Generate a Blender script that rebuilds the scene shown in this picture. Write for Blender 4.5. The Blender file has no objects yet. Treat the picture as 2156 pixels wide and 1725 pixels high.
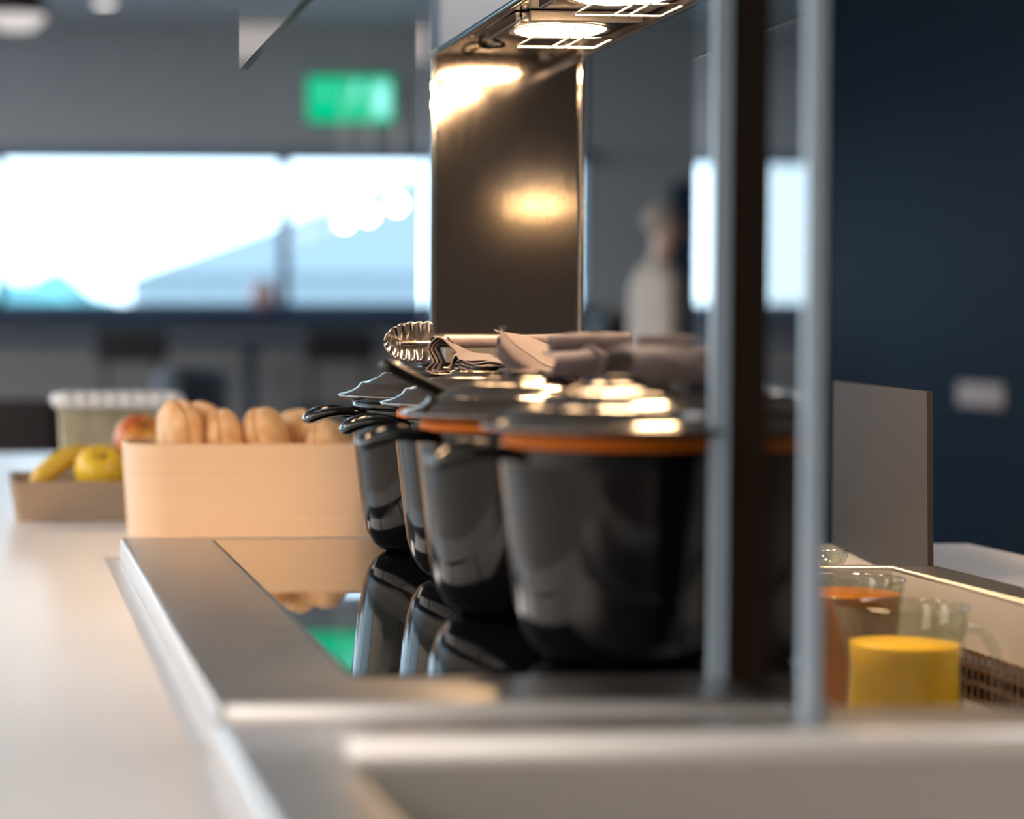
import bpy, bmesh, math, random
from mathutils import Vector, Matrix, noise
random.seed(7)
C = bpy.context.scene.collection
sc = bpy.context.scene
PI = math.pi

# ------------------------------------------------------------------ camera, world, exposure
PSI = math.radians(4.0)                     # yaw to the right of the counter direction (+Y)
PHI = math.atan(162.5/4700)                 # slight downward pitch
cam = bpy.data.cameras.new('camera'); camo = bpy.data.objects.new('camera', cam); C.objects.link(camo)
cam.sensor_fit = 'HORIZONTAL'; cam.sensor_width = 36; cam.lens = 4700/2156*36
cam.shift_x = (1078 - 4700*math.tan(PSI))/2156
cam.clip_start = 0.02; cam.clip_end = 500
camo.location = (0, 0, 1.176); camo.rotation_euler = (PI/2-PHI, 0, -PSI)
cam.dof.use_dof = True; cam.dof.focus_distance = 2.40; cam.dof.aperture_fstop = 2.45; cam.dof.aperture_blades = 0
sc.camera = camo
w = bpy.data.worlds.new('overcast_sky'); sc.world = w; w.use_nodes = True
nt = w.node_tree; bg = nt.nodes['Background']
tcn = nt.nodes.new('ShaderNodeTexCoord'); sp = nt.nodes.new('ShaderNodeSeparateXYZ'); rp = nt.nodes.new('ShaderNodeValToRGB')
nt.links.new(tcn.outputs['Generated'], sp.inputs[0]); nt.links.new(sp.outputs['Z'], rp.inputs[0]); nt.links.new(rp.outputs[0], bg.inputs[0])
rp.color_ramp.elements[0].position = 0.0; rp.color_ramp.elements[0].color = (.80, .93, 1, 1)
rp.color_ramp.elements[1].position = 0.6; rp.color_ramp.elements[1].color = (.62, .80, 1, 1)
bg.inputs[1].default_value = 3.3
vs = sc.view_settings; sc.display_settings.display_device = 'sRGB'
vs.view_transform = 'Standard'; vs.look = 'None'; vs.gamma = 1; vs.exposure = 0.55
try: vs.use_curve_mapping = False
except Exception: pass
sc.cycles.use_denoising = True
sc.cycles.max_bounces = 10; sc.cycles.transparent_max_bounces = 24
sc.cycles.sample_clamp_indirect = 6.0
LAMP_STRENGTH = 87.0
FILL_STRENGTH = 4.8

# ------------------------------------------------------------------ materials
MATS = {}
def mat(name, col, rough=.5, metal=0, ior=1.5, coat=0, emit=None, es=0, noise_amt=0, noise_scale=(20, 20, 20),
        bump=0, rvar=0, spec=.5, coat_r=.03, sheen=0, sss=0, col2=None, detail=4):
    m = bpy.data.materials.new(name); m.use_nodes = True
    t = m.node_tree; b = t.nodes['Principled BSDF']
    b.inputs['Base Color'].default_value = (*col, 1); b.inputs['Roughness'].default_value = rough
    b.inputs['Metallic'].default_value = metal; b.inputs['IOR'].default_value = ior
    b.inputs['Specular IOR Level'].default_value = spec
    b.inputs['Coat Weight'].default_value = coat; b.inputs['Coat Roughness'].default_value = coat_r
    if sheen: b.inputs['Sheen Weight'].default_value = sheen
    if sss:
        b.inputs['Subsurface Weight'].default_value = sss; b.inputs['Subsurface Radius'].default_value = (.02, .01, .004)
    if emit: b.inputs['Emission Color'].default_value = (*emit, 1); b.inputs['Emission Strength'].default_value = es
    if noise_amt or bump or rvar or col2:
        tc = t.nodes.new('ShaderNodeTexCoord'); mp = t.nodes.new('ShaderNodeMapping'); n = t.nodes.new('ShaderNodeTexNoise')
        mp.inputs['Scale'].default_value = noise_scale; n.inputs['Scale'].default_value = 1; n.inputs['Detail'].default_value = detail
        t.links.new(tc.outputs['Object'], mp.inputs[0]); t.links.new(mp.outputs[0], n.inputs['Vector'])
        if noise_amt or col2:
            r = t.nodes.new('ShaderNodeValToRGB'); r.color_ramp.elements[0].position = .32; r.color_ramp.elements[1].position = .68
            c2 = col2 or tuple(min(1, c*(1+noise_amt)) for c in col)
            c1 = col if col2 else tuple(c*(1-noise_amt) for c in col)
            r.color_ramp.elements[0].color = (*c1, 1); r.color_ramp.elements[1].color = (*c2, 1)
            t.links.new(n.outputs['Fac'], r.inputs[0]); t.links.new(r.outputs[0], b.inputs['Base Color'])
        if rvar:
            mr = t.nodes.new('ShaderNodeMapRange'); mr.inputs[1].default_value = .3; mr.inputs[2].default_value = .7
            mr.inputs[3].default_value = max(0, rough-rvar*.3); mr.inputs[4].default_value = rough+rvar
            t.links.new(n.outputs['Fac'], mr.inputs[0]); t.links.new(mr.outputs[0], b.inputs['Roughness'])
        if bump:
            bn = t.nodes.new('ShaderNodeBump'); bn.inputs['Strength'].default_value = bump; bn.inputs['Distance'].default_value = .001
            t.links.new(n.outputs['Fac'], bn.inputs['Height']); t.links.new(bn.outputs[0], b.inputs['Normal'])
    MATS[name] = m
    return m
def glass_mat(name, tint=(1, 1, 1), ior=1.5, rough=0.0, boost=0.0):
    """clear sheet glass: Fresnel reflection over straight transmission, counted once on the outer faces"""
    m = bpy.data.materials.new(name); m.use_nodes = True; t = m.node_tree
    t.nodes.remove(t.nodes['Principled BSDF']); out = t.nodes['Material Output']
    tr = t.nodes.new('ShaderNodeBsdfTransparent'); tr.inputs[0].default_value = (*tint, 1)
    gl = t.nodes.new('ShaderNodeBsdfGlossy'); gl.inputs['Roughness'].default_value = rough
    fr = t.nodes.new('ShaderNodeFresnel'); fr.inputs[0].default_value = ior
    ge = t.nodes.new('ShaderNodeNewGeometry'); mx = t.nodes.new('ShaderNodeMixShader')
    m1 = t.nodes.new('ShaderNodeMath'); m1.operation = 'SUBTRACT'; m1.inputs[0].default_value = 1
    m2 = t.nodes.new('ShaderNodeMath'); m2.operation = 'MULTIPLY'; m3 = t.nodes.new('ShaderNodeMath'); m3.operation = 'ADD'
    m3.inputs[1].default_value = boost; m3.use_clamp = True
    t.links.new(ge.outputs['Backfacing'], m1.inputs[1]); t.links.new(fr.outputs[0], m3.inputs[0])
    t.links.new(m3.outputs[0], m2.inputs[0]); t.links.new(m1.outputs[0], m2.inputs[1])
    t.links.new(m2.outputs[0], mx.inputs[0]); t.links.new(tr.outputs[0], mx.inputs[1]); t.links.new(gl.outputs[0], mx.inputs[2])
    t.links.new(mx.outputs[0], out.inputs['Surface'])
    MATS[name] = m; return m
def emat(name, col, s):
    m = bpy.data.materials.new(name); m.use_nodes = True; t = m.node_tree
    t.nodes.remove(t.nodes['Principled BSDF']); e = t.nodes.new('ShaderNodeEmission')
    e.inputs[0].default_value = (*col, 1); e.inputs[1].default_value = s
    t.links.new(e.outputs[0], t.nodes['Material Output'].inputs['Surface']); MATS[name] = m; return m

M_counter = mat('white_solid_surface', (.86, .86, .89), .28)
M_cab = mat('counter_base', (.10, .10, .11), .5)
M_steel = mat('brushed_steel', (.60, .58, .57), .24, 1, noise_scale=(30, 400, 30), rvar=.10, bump=.04)
M_steel_x = mat('brushed_steel_top', (.66, .64, .63), .33, 1, noise_scale=(900, 8, 30), rvar=.03, bump=.012)
M_panel = mat('brushed_panel', (.36, .33, .31), .07, 1, noise_scale=(1200, 1200, 20), rvar=.03, bump=.018)
M_polish = mat('polished_steel', (.70, .69, .68), .10, 1)
M_satin = mat('satin_steel', (.42, .40, .38), .35, 1, noise_scale=(40, 40, 40), rvar=.05)
M_darksteel = mat('dark_steel', (.22, .18, .15), .20, 1, noise_scale=(600, 600, 20), rvar=.05, bump=.03)
M_rim = mat('rolled_rim_steel', (.92, .91, .90), .42, .35)
M_hood = mat('hood_side_steel', (.20, .19, .20), .35, 1)
M_wellwall = mat('well_steel', (.64, .63, .61), .5, .5, noise_scale=(8, 8, 8), rvar=.08)
M_bronze = mat('bronzed_post', (.009, .006, .0045), .6, 0, spec=0.0, noise_scale=(600, 600, 20), rvar=.05, bump=.03)
M_hob = mat('black_glass', (.006, .006, .007), .02, 0, 1.6, coat=1, coat_r=.01, noise_scale=(60, 60, 60), rvar=.012)
M_enamel = mat('black_enamel', (.004, .004, .005), .05, 0, 1.34, noise_scale=(38, 38, 30), rvar=.12, bump=.06, detail=8)
M_lid = mat('lid_enamel', (.020, .013, .009), .10, 0, 1.9, coat=.6, coat_r=.06, noise_scale=(30, 30, 30), rvar=.06, bump=.04)
M_orange = mat('orange_enamel', (.55, .13, .006), .6, 0, 1.5, spec=.2)
M_nap = mat('napkin_cloth', (.15, .115, .12), .9, 0, noise_amt=.15, noise_scale=(900, 900, 900), bump=.5, sheen=.3)
M_lens = emat('lamp_lens', (1.0, .64, .34), LAMP_STRENGTH)
M_birch = mat('birch_wood', (.80, .59, .41), .45, 0, col2=(.75, .535, .36), noise_scale=(3, 3, 260), bump=.15)
M_traywood = mat('tray_wood', (.42, .32, .24), .5, 0, col2=(.36, .27, .2), noise_scale=(4, 4, 120))
M_crust = mat('bun_crust', (.66, .36, .15), .6, 0, col2=(.82, .58, .35), noise_scale=(38, 38, 38), bump=.4, sss=.1)
M_crumb = mat('bun_crumb', (.85, .68, .46), .8, 0, noise_amt=.08, noise_scale=(90, 90, 90), bump=.5)
M_yapple = mat('yellow_apple_skin', (.78, .52, .03), .3, 0, col2=(.72, .50, .04), noise_scale=(30, 30, 30))
M_rapple = mat('red_apple_skin', (.50, .05, .03), .3, 0, col2=(.70, .42, .05), noise_scale=(26, 26, 12))
M_banana = mat('banana_skin', (.74, .48, .04), .45, 0, col2=(.66, .45, .06), noise_scale=(30, 30, 30))
M_stem = mat('fruit_stem', (.09, .06, .03), .8)
M_cane = mat('green_beige_cane', (.50, .47, .34), .7, 0, noise_amt=.2, noise_scale=(60, 60, 20))
M_wrap = mat('white_rim_wrap', (.78, .80, .84), .5)
M_orangejuice = mat('yellow_juice', (.92, .54, .02), .3, 0, sss=.25, spec=.3)
M_darkjuice = mat('amber_juice', (.40, .13, .008), .3, 0, sss=.2, spec=.3)
M_foam = mat('juice_froth', (.80, .55, .25), .6)
M_wall = mat('grey_wall_paint', (.44, .475, .52), .85, 0, noise_amt=.03, noise_scale=(2, 2, 2))
M_wall_low = mat('grey_lower_wall_paint', (.40, .40, .41), .85, 0, noise_amt=.04, noise_scale=(2, 2, 2))
M_navy = mat('navy_wall_paint', (.012, .023, .040), .75, 0, spec=.15, noise_amt=.05, noise_scale=(1, 1, 1))
M_navytrim = mat('navy_frame_paint', (.025, .05, .10), .4)
M_ceil = mat('ceiling_paint', (.62, .64, .66), .9)
M_floor = mat('grey_floor', (.16, .15, .145), .55, 0, noise_amt=.08, noise_scale=(3, 3, 3))
M_ground = mat('outside_ground', (.20, .22, .20), .9)
M_black = mat('black_plastic', (.006, .0055, .006), .3, spec=.3)
M_blackchair = mat('black_leather', (.012, .013, .018), .5)
M_chrome = mat('chrome_tube', (.6, .6, .62), .12, 1)
M_blueup = mat('blue_grey_upholstery', (.11, .14, .19), .8)
M_brownup = mat('dark_plum_upholstery', (.035, .028, .032), .8)
M_pane = glass_mat('clear_glass', (.97, .99, .985), 1.5, 0, .12)
M_paneblue = glass_mat('window_glass', (.88, .955, 1.0), 1.45)
M_panewarm = glass_mat('warm_light_tint_glass', (1.0, .85, .72), 1.45)  # warm tint added to unseen left bays to warm the light on the pots
M_post = glass_mat('screen_glass', (.86, .91, .95), 1.5, .01, .18)
M_post2 = glass_mat('screen_glass_far', (.86, .91, .95), 1.5, .01, .45)
M_jug = glass_mat('jug_glass', (.90, .93, .90), 1.5, .02, .06)
M_edge = mat('frosted_glass_edge', (.46, .60, .76), .3, 0, coat=.5)
M_greenedge = mat('green_glass_edge', (.02, .10, .085), .12, 0, coat=1)
M_signgreen = emat('sign_green', (.0, .42, .20), 1.0)
M_signwhite = emat('sign_white', (.30, .85, .80), 1.0)
M_signcase = mat('sign_case', (.25, .30, .28), .5)
M_bulb = emat('globe_light', (1, .96, .92), 14)
M_down = emat('downlight_glow', (1, .93, .88), 3.0)
M_fillpanel = emat('fill_panel_glow', (1, .90, .82), FILL_STRENGTH)
M_spotlens = emat('pendant_lens', (1.0, .62, .28), 85)
M_skin = mat('skin', (.60, .40, .32), .5, sss=.1)
M_shirt = mat('pale_shirt', (.56, .49, .44), .85)
M_trouser = mat('dark_trousers', (.03, .035, .05), .8)
M_hair = mat('grey_hair', (.38, .33, .30), .7)
M_mug = mat('tan_cup', (.42, .22, .10), .5)
M_leaf = mat('hedge_leaf', (.12, .30, .30), .8, 0, noise_amt=.3, noise_scale=(1.5, 1.5, 1.5))
M_bark = mat('bark', (.1, .08, .06), .9)
M_bld2 = mat('white_render', (.31, .345, .37), .8)
M_bldwin = mat('building_window', (.30, .36, .42), .2)
M_plate = mat('pinkish_plate', (.55, .45, .43), .5)
M_pink = mat('pink_vase_glaze', (.55, .36, .38), .4)
M_tong = mat('satin_tong_steel', (.62, .56, .50), .22, 1)
M_reflect = mat('lamp_reflector', (.85, .80, .74), .25, 1)

# ------------------------------------------------------------------ helpers
def obj(name, bm, m, parent=None, smooth=False, kind=None, loc=None, mods=()):
    bmesh.ops.recalc_face_normals(bm, faces=bm.faces[:])
    me = bpy.data.meshes.new(name); bm.to_mesh(me); bm.free()
    me.materials.append(m)
    if smooth:
        for p in me.polygons: p.use_smooth = True
    o = bpy.data.objects.new(name, me); C.objects.link(o)
    if parent: o.parent = parent
    if loc: o.location = loc
    if kind: o['kind'] = kind
    for k, v in mods:
        md = o.modifiers.new(k, k)
        for a, b in v.items(): setattr(md, a, b)
    return o
def tag(o, label, cat, group=None):
    o['label'] = label; o['category'] = cat
    if group: o['group'] = group
    return o
def thing(name, label, cat, loc=(0, 0, 0), rotz=0, group=None):
    o = bpy.data.objects.new(name, None); o.empty_display_size = .05; C.objects.link(o)
    o.location = loc; o.rotation_euler = (0, 0, rotz)
    return tag(o, label, cat, group)
def struct(o): o['kind'] = 'structure'; return o
def copy_tree(o, parent=None):
    c = o.copy(); C.objects.link(c)
    if parent: c.parent = parent
    for ch in list(o.children): copy_tree(ch, c)
    return c
def B(): return bmesh.new()
def box(bm, x0, x1, y0, y1, z0, z1, bev=0, seg=2):
    g = bmesh.ops.create_cube(bm, size=1)
    bmesh.ops.scale(bm, verts=g['verts'], vec=(x1-x0, y1-y0, z1-z0))
    bmesh.ops.translate(bm, verts=g['verts'], vec=((x0+x1)/2, (y0+y1)/2, (z0+z1)/2))
    if bev:
        es = list({e for v in g['verts'] for e in v.link_edges})
        bmesh.ops.bevel(bm, geom=es, offset=bev, segments=seg, affect='EDGES', profile=.5)
    return bm
def grid_slab(bm, xs, ys, solid, z0, z1):
    nx, ny = len(xs)-1, len(ys)-1
    S = lambda i, j: 0 <= i < nx and 0 <= j < ny and solid(i, j)
    V = {}
    def v(i, j, k):
        if (i, j, k) not in V: V[i, j, k] = bm.verts.new((xs[i], ys[j], (z0, z1)[k]))
        return V[i, j, k]
    for i in range(nx):
        for j in range(ny):
            if not S(i, j): continue
            bm.faces.new((v(i, j, 1), v(i+1, j, 1), v(i+1, j+1, 1), v(i, j+1, 1)))
            bm.faces.new((v(i, j, 0), v(i, j+1, 0), v(i+1, j+1, 0), v(i+1, j, 0)))
            for a, b_, q in (((i, j), (i+1, j), (i, j-1)), ((i+1, j), (i+1, j+1), (i+1, j)), ((i+1, j+1), (i, j+1), (i, j+1)), ((i, j+1), (i, j), (i-1, j))):
                if not S(*q): bm.faces.new((v(*a, 0), v(*b_, 0), v(*b_, 1), v(*a, 1)))
    return bm
def lathe(bm, prof, n=48, center=(0, 0, 0), mtx=None):
    rings = []
    for r, z in prof:
        if r < 1e-5: rings.append([bm.verts.new((0, 0, z))])
        else: rings.append([bm.verts.new((r*math.cos(2*PI*k/n), r*math.sin(2*PI*k/n), z)) for k in range(n)])
    for a, b in zip(rings, rings[1:]):
        for k in range(n):
            k2 = (k+1) % n
            if len(a) == 1 and len(b) == 1: continue
            if len(a) == 1: bm.faces.new((a[0], b[k2], b[k]))
            elif len(b) == 1: bm.faces.new((a[k], a[k2], b[0]))
            else: bm.faces.new((a[k], a[k2], b[k2], b[k]))
    vs_ = [v for r in rings for v in r]
    if mtx is not None: bmesh.ops.transform(bm, matrix=mtx, verts=vs_)
    bmesh.ops.translate(bm, verts=vs_, vec=center)
    return bm
def catmull(pts, n):
    P = [Vector(p) for p in pts]
    if len(P) < 3: return [P[0].lerp(P[-1], i/(n-1)) for i in range(n)]
    out = []
    for i in range(n):
        t = i/(n-1)*(len(P)-1); k = min(int(t), len(P)-2); u = t-k
        p0 = P[k-1] if k > 0 else 2*P[0]-P[1]; p1 = P[k]; p2 = P[k+1]; p3 = P[k+2] if k+2 < len(P) else 2*P[-1]-P[-2]
        out.append(.5*((2*p1)+(p2-p0)*u+(2*p0-5*p1+4*p2-p3)*u*u+(3*p1-p0-3*p2+p3)*u**3))
    return out
def tube(bm, pts, r, n=10, res=None, closed=False, flat=1.0, taper=None):
    P = catmull(pts, res) if res else [Vector(p) for p in pts]
    N = len(P); rings = []; prev = None
    for i, p in enumerate(P):
        if closed: d = P[(i+1) % N]-P[i-1]
        else: d = P[min(i+1, N-1)]-P[max(i-1, 0)]
        d.normalize()
        if prev is None:
            a = Vector((0, 0, 1)) if abs(d.z) < .9 else Vector((0, 1, 0))
            u = (a-d*a.dot(d)).normalized()
        else: u = (prev-d*prev.dot(d)).normalized()
        prev = u; s = d.cross(u)
        rr = r if taper is None else r*taper(i/(N-1))
        rings.append([bm.verts.new(p+u*rr*flat*math.cos(2*PI*k/n)+s*rr*math.sin(2*PI*k/n)) for k in range(n)])
    M = N if closed else N-1
    for i in range(M):
        a, b = rings[i], rings[(i+1) % N]
        for k in range(n): bm.faces.new((a[k], a[(k+1) % n], b[(k+1) % n], b[k]))
    if not closed:
        bm.faces.new(rings[0]); bm.faces.new(rings[-1][::-1])
    return bm
def loft(bm, lines, nu=24, nv=12, jit=0, seed=0):
    L = [catmull(l, nu) for l in lines]
    cols = [catmull([l[i] for l in L], nv) for i in range(nu)]
    G = [[bm.verts.new(p + (noise.noise_vector(p*45+Vector((seed, 0, 0)))*jit if jit else Vector())) for p in c] for c in cols]
    for i in range(nu-1):
        for j in range(nv-1):
            bm.faces.new((G[i][j], G[i+1][j], G[i+1][j+1], G[i][j+1]))
    return bm
def ball(bm, c, r, seg=24, ring=16, sc3=(1, 1, 1), jit=0, fr=8):
    g = bmesh.ops.create_uvsphere(bm, u_segments=seg, v_segments=ring, radius=1)
    for v in g['verts']:
        d = v.co.copy()
        k = 1+(noise.noise(d*fr*.25+Vector(c)*9)*jit if jit else 0)
        v.co = Vector(c)+Vector((d.x*r*sc3[0]*k, d.y*r*sc3[1]*k, d.z*r*sc3[2]*k))
    return bm
def smooth_angle(o, ang=40):
    for p in o.data.polygons: p.use_smooth = True
    try: o.data.set_sharp_from_angle(angle=math.radians(ang))
    except Exception: pass
    return o

HOB = .926; CT = .90
# ------------------------------------------------------------------ the room
struct(obj('floor', box(B(), -6.2, 4.1, -4.2, 12.3, -.1, 0), M_floor))
struct(obj('ceiling', box(B(), -6.2, 4.1, -4.2, 12.3, 2.822, 2.95), M_ceil))
struct(obj('wall_right', box(B(), 3.85, 4.1, -4.2, 12.3, 0, 2.822), M_navy))
struct(obj('wall_near', box(B(), -6.2, 3.85, -4.2, -4.0, 0, 2.822), mat('beige_wall_paint', (.30, .25, .22), .85)))
WZ0, WZ1 = 1.305, 2.135
mull = [-5.97+.0, -4.60, -3.07, -1.535, 0.0, 1.535, 3.21]
struct(obj('wall_far', box(B(), -6.2, 3.85, 12.0, 12.25, 0, WZ0), M_wall_low))
struct(obj('trim_1', box(B(), -6.2, 3.85, 11.93, 12.25, WZ1+.0, 2.822), M_wall))          # the soffit above the windows
struct(obj('trim_2', box(B(), 3.21, 3.85, 12.0, 12.25, WZ0, WZ1), M_wall))
struct(obj('trim_3', box(B(), -6.2, 3.21, 11.90, 11.998, WZ1-.03, WZ1+.03, .008), mat('blue_grey_head', (.20, .27, .36), .5)))
struct(obj('trim_4', box(B(), -6.2, 3.21, 11.80, 12.0, WZ0-.10, WZ0, .008), M_navytrim))           # deep navy sill
for k in range(6):
    x0, x1 = mull[k], mull[k+1]
    fr = B()
    for a in ((x0, x0+.028, WZ0, WZ1), (x1-.028, x1, WZ0, WZ1), (x0+.028, x1-.028, WZ0, WZ0+.03), (x0+.028, x1-.028, WZ1-.035, WZ1)):
        box(fr, a[0], a[1], 12.02, 12.10, a[2], a[3])
    win = struct(obj('window_%d' % (k+1), fr, M_navytrim))
    obj('pane', box(B(), x0+.03, x1-.03, 12.05, 12.058, WZ0+.03, WZ1-.03), M_paneblue, win)
# glazed left side of the room
for k in range(5):
    y0 = -4.0+3.2*k; y1 = y0+3.2
    fr = B()
    for a in ((y0, y0+.05, 0, 2.822), (y1-.05, y1, 0, 2.822), (y0+.05, y1-.05, 0, .08), (y0+.05, y1-.05, 2.74, 2.822)):
        box(fr, -6.1, -6.0, a[0], a[1], a[2], a[3])
    win = struct(obj('window_%d' % (7+k), fr, M_navytrim))
    obj('pane', box(B(), -6.055, -6.045, y0+.05, y1-.05, .08, 2.74), M_panewarm if k < 3 else M_paneblue, win)
# dark door in the far right corner
d = struct(obj('door_1', box(B(), 3.655, 3.84, 11.955, 11.998, 0, 2.0, .004), M_navytrim))
obj('door_handle', tube(B(), [(3.68, 11.95, 1.02), (3.68, 11.91, 1.02), (3.78, 11.91, 1.02)], .009, 8), M_chrome, d)
# exit sign
ES = thing('exit_sign', 'green lit exit sign with a running figure, arrow and door above the windows', 'sign', (1.871, 11.90, 2.42))
obj('sign_case', box(B(), -.238, .238, -.02, .028, -.128, .128, .006), M_signcase, ES)
obj('sign_face', box(B(), -.230, .230, -.026, -.0205, -.121, .121), M_signgreen, ES)
pb = B()
box(pb, .125, .205, -.030, -.0265, -.085, .085)
door_w = obj('door_symbol', pb, M_signwhite, ES)
rm = B()
lathe(rm, [(0, -.002), (.020, -.002), (.020, .002), (0, .002)], 16, (.035, -.0285, .072), Matrix.Rotation(PI/2, 4, 'X'))
for pts in ([(.03, -.0285, .045), (.015, -.0285, -.005)], [(.015, -.0285, -.005), (.05, -.0285, -.035), (.035, -.0285, -.08)],
            [(.015, -.0285, -.005), (-.02, -.0285, -.03), (-.055, -.0285, -.03)], [(.03, -.0285, .04), (.06, -.0285, .015), (.085, -.0285, .025)],
            [(.025, -.0285, .04), (-.01, -.0285, .03), (-.02, -.0285, .0)]):
    tube(rm, pts, .011, 6, flat=.2)
obj('running_figure', rm, M_signwhite, ES)
ar = B()
tube(ar, [(-.20, -.0285, .03), (-.11, -.0285, .03)], .012, 6, flat=.2)
tube(ar, [(-.145, -.0285, .07), (-.105, -.0285, .03), (-.145, -.0285, -.01)], .011, 6, flat=.2)
obj('arrow_symbol', ar, M_signwhite, ES)

# outside
struct(obj('ground', box(B(), -80, 80, -40, 120, -3.2, -3.0), M_ground))
def tree(x, y, h, r, lab):
    t = thing('tree', lab, 'tree', (x, y, -3))
    obj('trunk', tube(B(), [(0, 0, 0), (.1, 0, h*.3), (0, .1, h*.62)], .22, 8, 8, taper=lambda u: 1-.6*u), M_bark, t, True)
    b = B(); rnd = random.Random(int(x*10))
    for k in range(9):
        a = rnd.uniform(0, 2*PI); q = rnd.uniform(.2, .75)*r
        ball(b, (q*math.cos(a), q*math.sin(a), h*.66+rnd.uniform(-.35, .4)*r), r*rnd.uniform(.42, .62), 16, 10, (1, 1, .85), .35, 9)
    obj('crown', b, M_leaf, t, True)
tree(.45, 38, 6.4, 1.15, 'leafy tree outside the left window, leftmost of the two by the lower corner')
tree(1.55, 41, 6.2, 1.0, 'leafy tree outside the left window, the right-hand one of the pair')
def building(name, lab, x0, x1, y, h, m, cols, rows, roof=None):
    t = thing(name, lab, 'building', ((x0+x1)/2, y, -3)); wd = x1-x0
    obj('wall', box(B(), -wd/2, wd/2, 0, 6, 0, h), m, t)
    b = B()
    if roof: 
        pts = [(-wd/2-.3, h), (wd/2+.3, h), (wd/2+.3, h+roof), ]
        va = [b.verts.new((p[0], -.3, p[1])) for p in pts]; vb = [b.verts.new((p[0], 6.3, p[1])) for p in pts]
        b.faces.new(va); b.faces.new(vb[::-1])
        for i in range(3): b.faces.new((va[i], va[(i+1) % 3], vb[(i+1) % 3], vb[i]))
    else: box(b, -wd/2-.2, wd/2+.2, -.2, 6.2, h, h+.3)
    obj('roof', b, m, t)
    for i in range(cols):
        for j in range(rows):
            cx = -wd/2+wd*(i+.5)/cols; cz = h*(j+.6)/(rows+.3)
            f = obj('window', box(B(), cx-wd/cols*.3, cx+wd/cols*.3, -.06, .05, cz-.5, cz+.5), M_bld2, t)
            obj('pane', box(B(), cx-wd/cols*.25, cx+wd/cols*.25, -.08, -.062, cz-.42, cz+.42), M_bldwin, f)
building('industrial_hall', 'pale hall with a long sloping roof outside both windows', 3.8, 15.6, 60, 5.7, M_bld2, 11, 1, 4.4)

# ------------------------------------------------------------------ background furniture
def stool(x, y, rz, lab):
    t = thing('bar_stool', lab, 'stool', (x, y, 0), rz, 'bar stools along the window bar')
    obj('seat', box(B(), -.19, .19, -.18, .18, .76, .81, .015), M_blackchair, t)
    obj('backrest', box(B(), -.18, .18, -.20, -.165, 1.03, 1.185, .012), M_blackchair, t)
    for s in (-1, 1):
        obj('back_post', tube(B(), [(s*.13, -.175, .80), (s*.13, -.185, 1.06)], .012, 8), M_blackchair, t)
        for q in (-1, 1):
            obj('leg', tube(B(), [(s*.15, q*.14, .77), (s*.19, q*.18, 0)], .013, 8), M_blackchair, t)
    obj('foot_ring', tube(B(), [(-.178, -.168, .28), (.178, -.168, .28), (.178, .168, .28), (-.178, .168, .28)], .009, 6, closed=True), M_blackchair, t)
    return t
stool(.645, 11.15, 0, 'black bar stool by the far left-hand window, behind the bread rolls')
stool(1.675, 11.15, 0, 'black bar stool left of the upright steel panel, under the right-hand window')
stool(2.42, 10.6, .2, 'black bar stool right of the upright steel panel, beside the standing person')
wb = thing('window_bar', 'dark navy bar shelf running under the far windows', 'table', (0, 11.55, 0))
obj('tabletop', box(B(), -4.0, 3.0, -.2, .24, 1.10, 1.15, .006), M_navytrim, wb)
for x in (-3.4, -1.0, 1.3, 2.8): obj('leg', box(B(), x-.03, x+.03, -.03, .03, 0, 1.10), M_navytrim, wb)
def armchair(x, y, rz, m, h, lab):
    t = thing('armchair', lab, 'chair', (x, y, 0), rz)
    obj('seat', box(B(), -.30, .30, -.30, .28, .16, .44, .05, 3), m, t, True)
    obj('backrest', box(B(), -.33, .33, -.42, -.28, .16, h, .06, 3), m, t, True)
    for s in (-1, 1):
        obj('armrest', box(B(), s*.36-.06, s*.36+.06, -.38, .28, .16, .62, .04, 3), m, t, True)
        for q in (-.3, .2): obj('leg', tube(B(), [(s*.3, q, .17), (s*.32, q, 0)], .02, 8), M_black, t)
armchair(-.14, 7.0, 0, M_brownup, .98, 'dark plum armchair behind the wicker basket at the far left')
armchair(.40, 8.6, 1.2, M_blueup, 1.05, 'blue-grey armchair behind the wicker basket, right of the dark plum one')
cb = thing('sideboard', 'dark low cabinet by the far wall, left of the standing person', 'cabinet', (2.80, 9.6, 0))
obj('carcass', box(B(), -.16, .16, 0, .45, .08, 1.20, .005), M_brownup, cb)
obj('plinth', box(B(), -.15, .15, .02, .44, 0, .0795), M_black, cb)
obj('top', box(B(), -.17, .17, -.01, .46, 1.20, 1.235, .004), M_black, cb)
for s in (-1, 1):
    dd = obj('door', box(B(), min(s*.004, s*.15), max(s*.004, s*.15), -.02, 0, .10, 1.18, .003), M_brownup, cb)
    obj('knob', ball(B(), (s*.03, -.03, .65), .012, 10, 8), M_chrome, dd, True)
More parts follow.
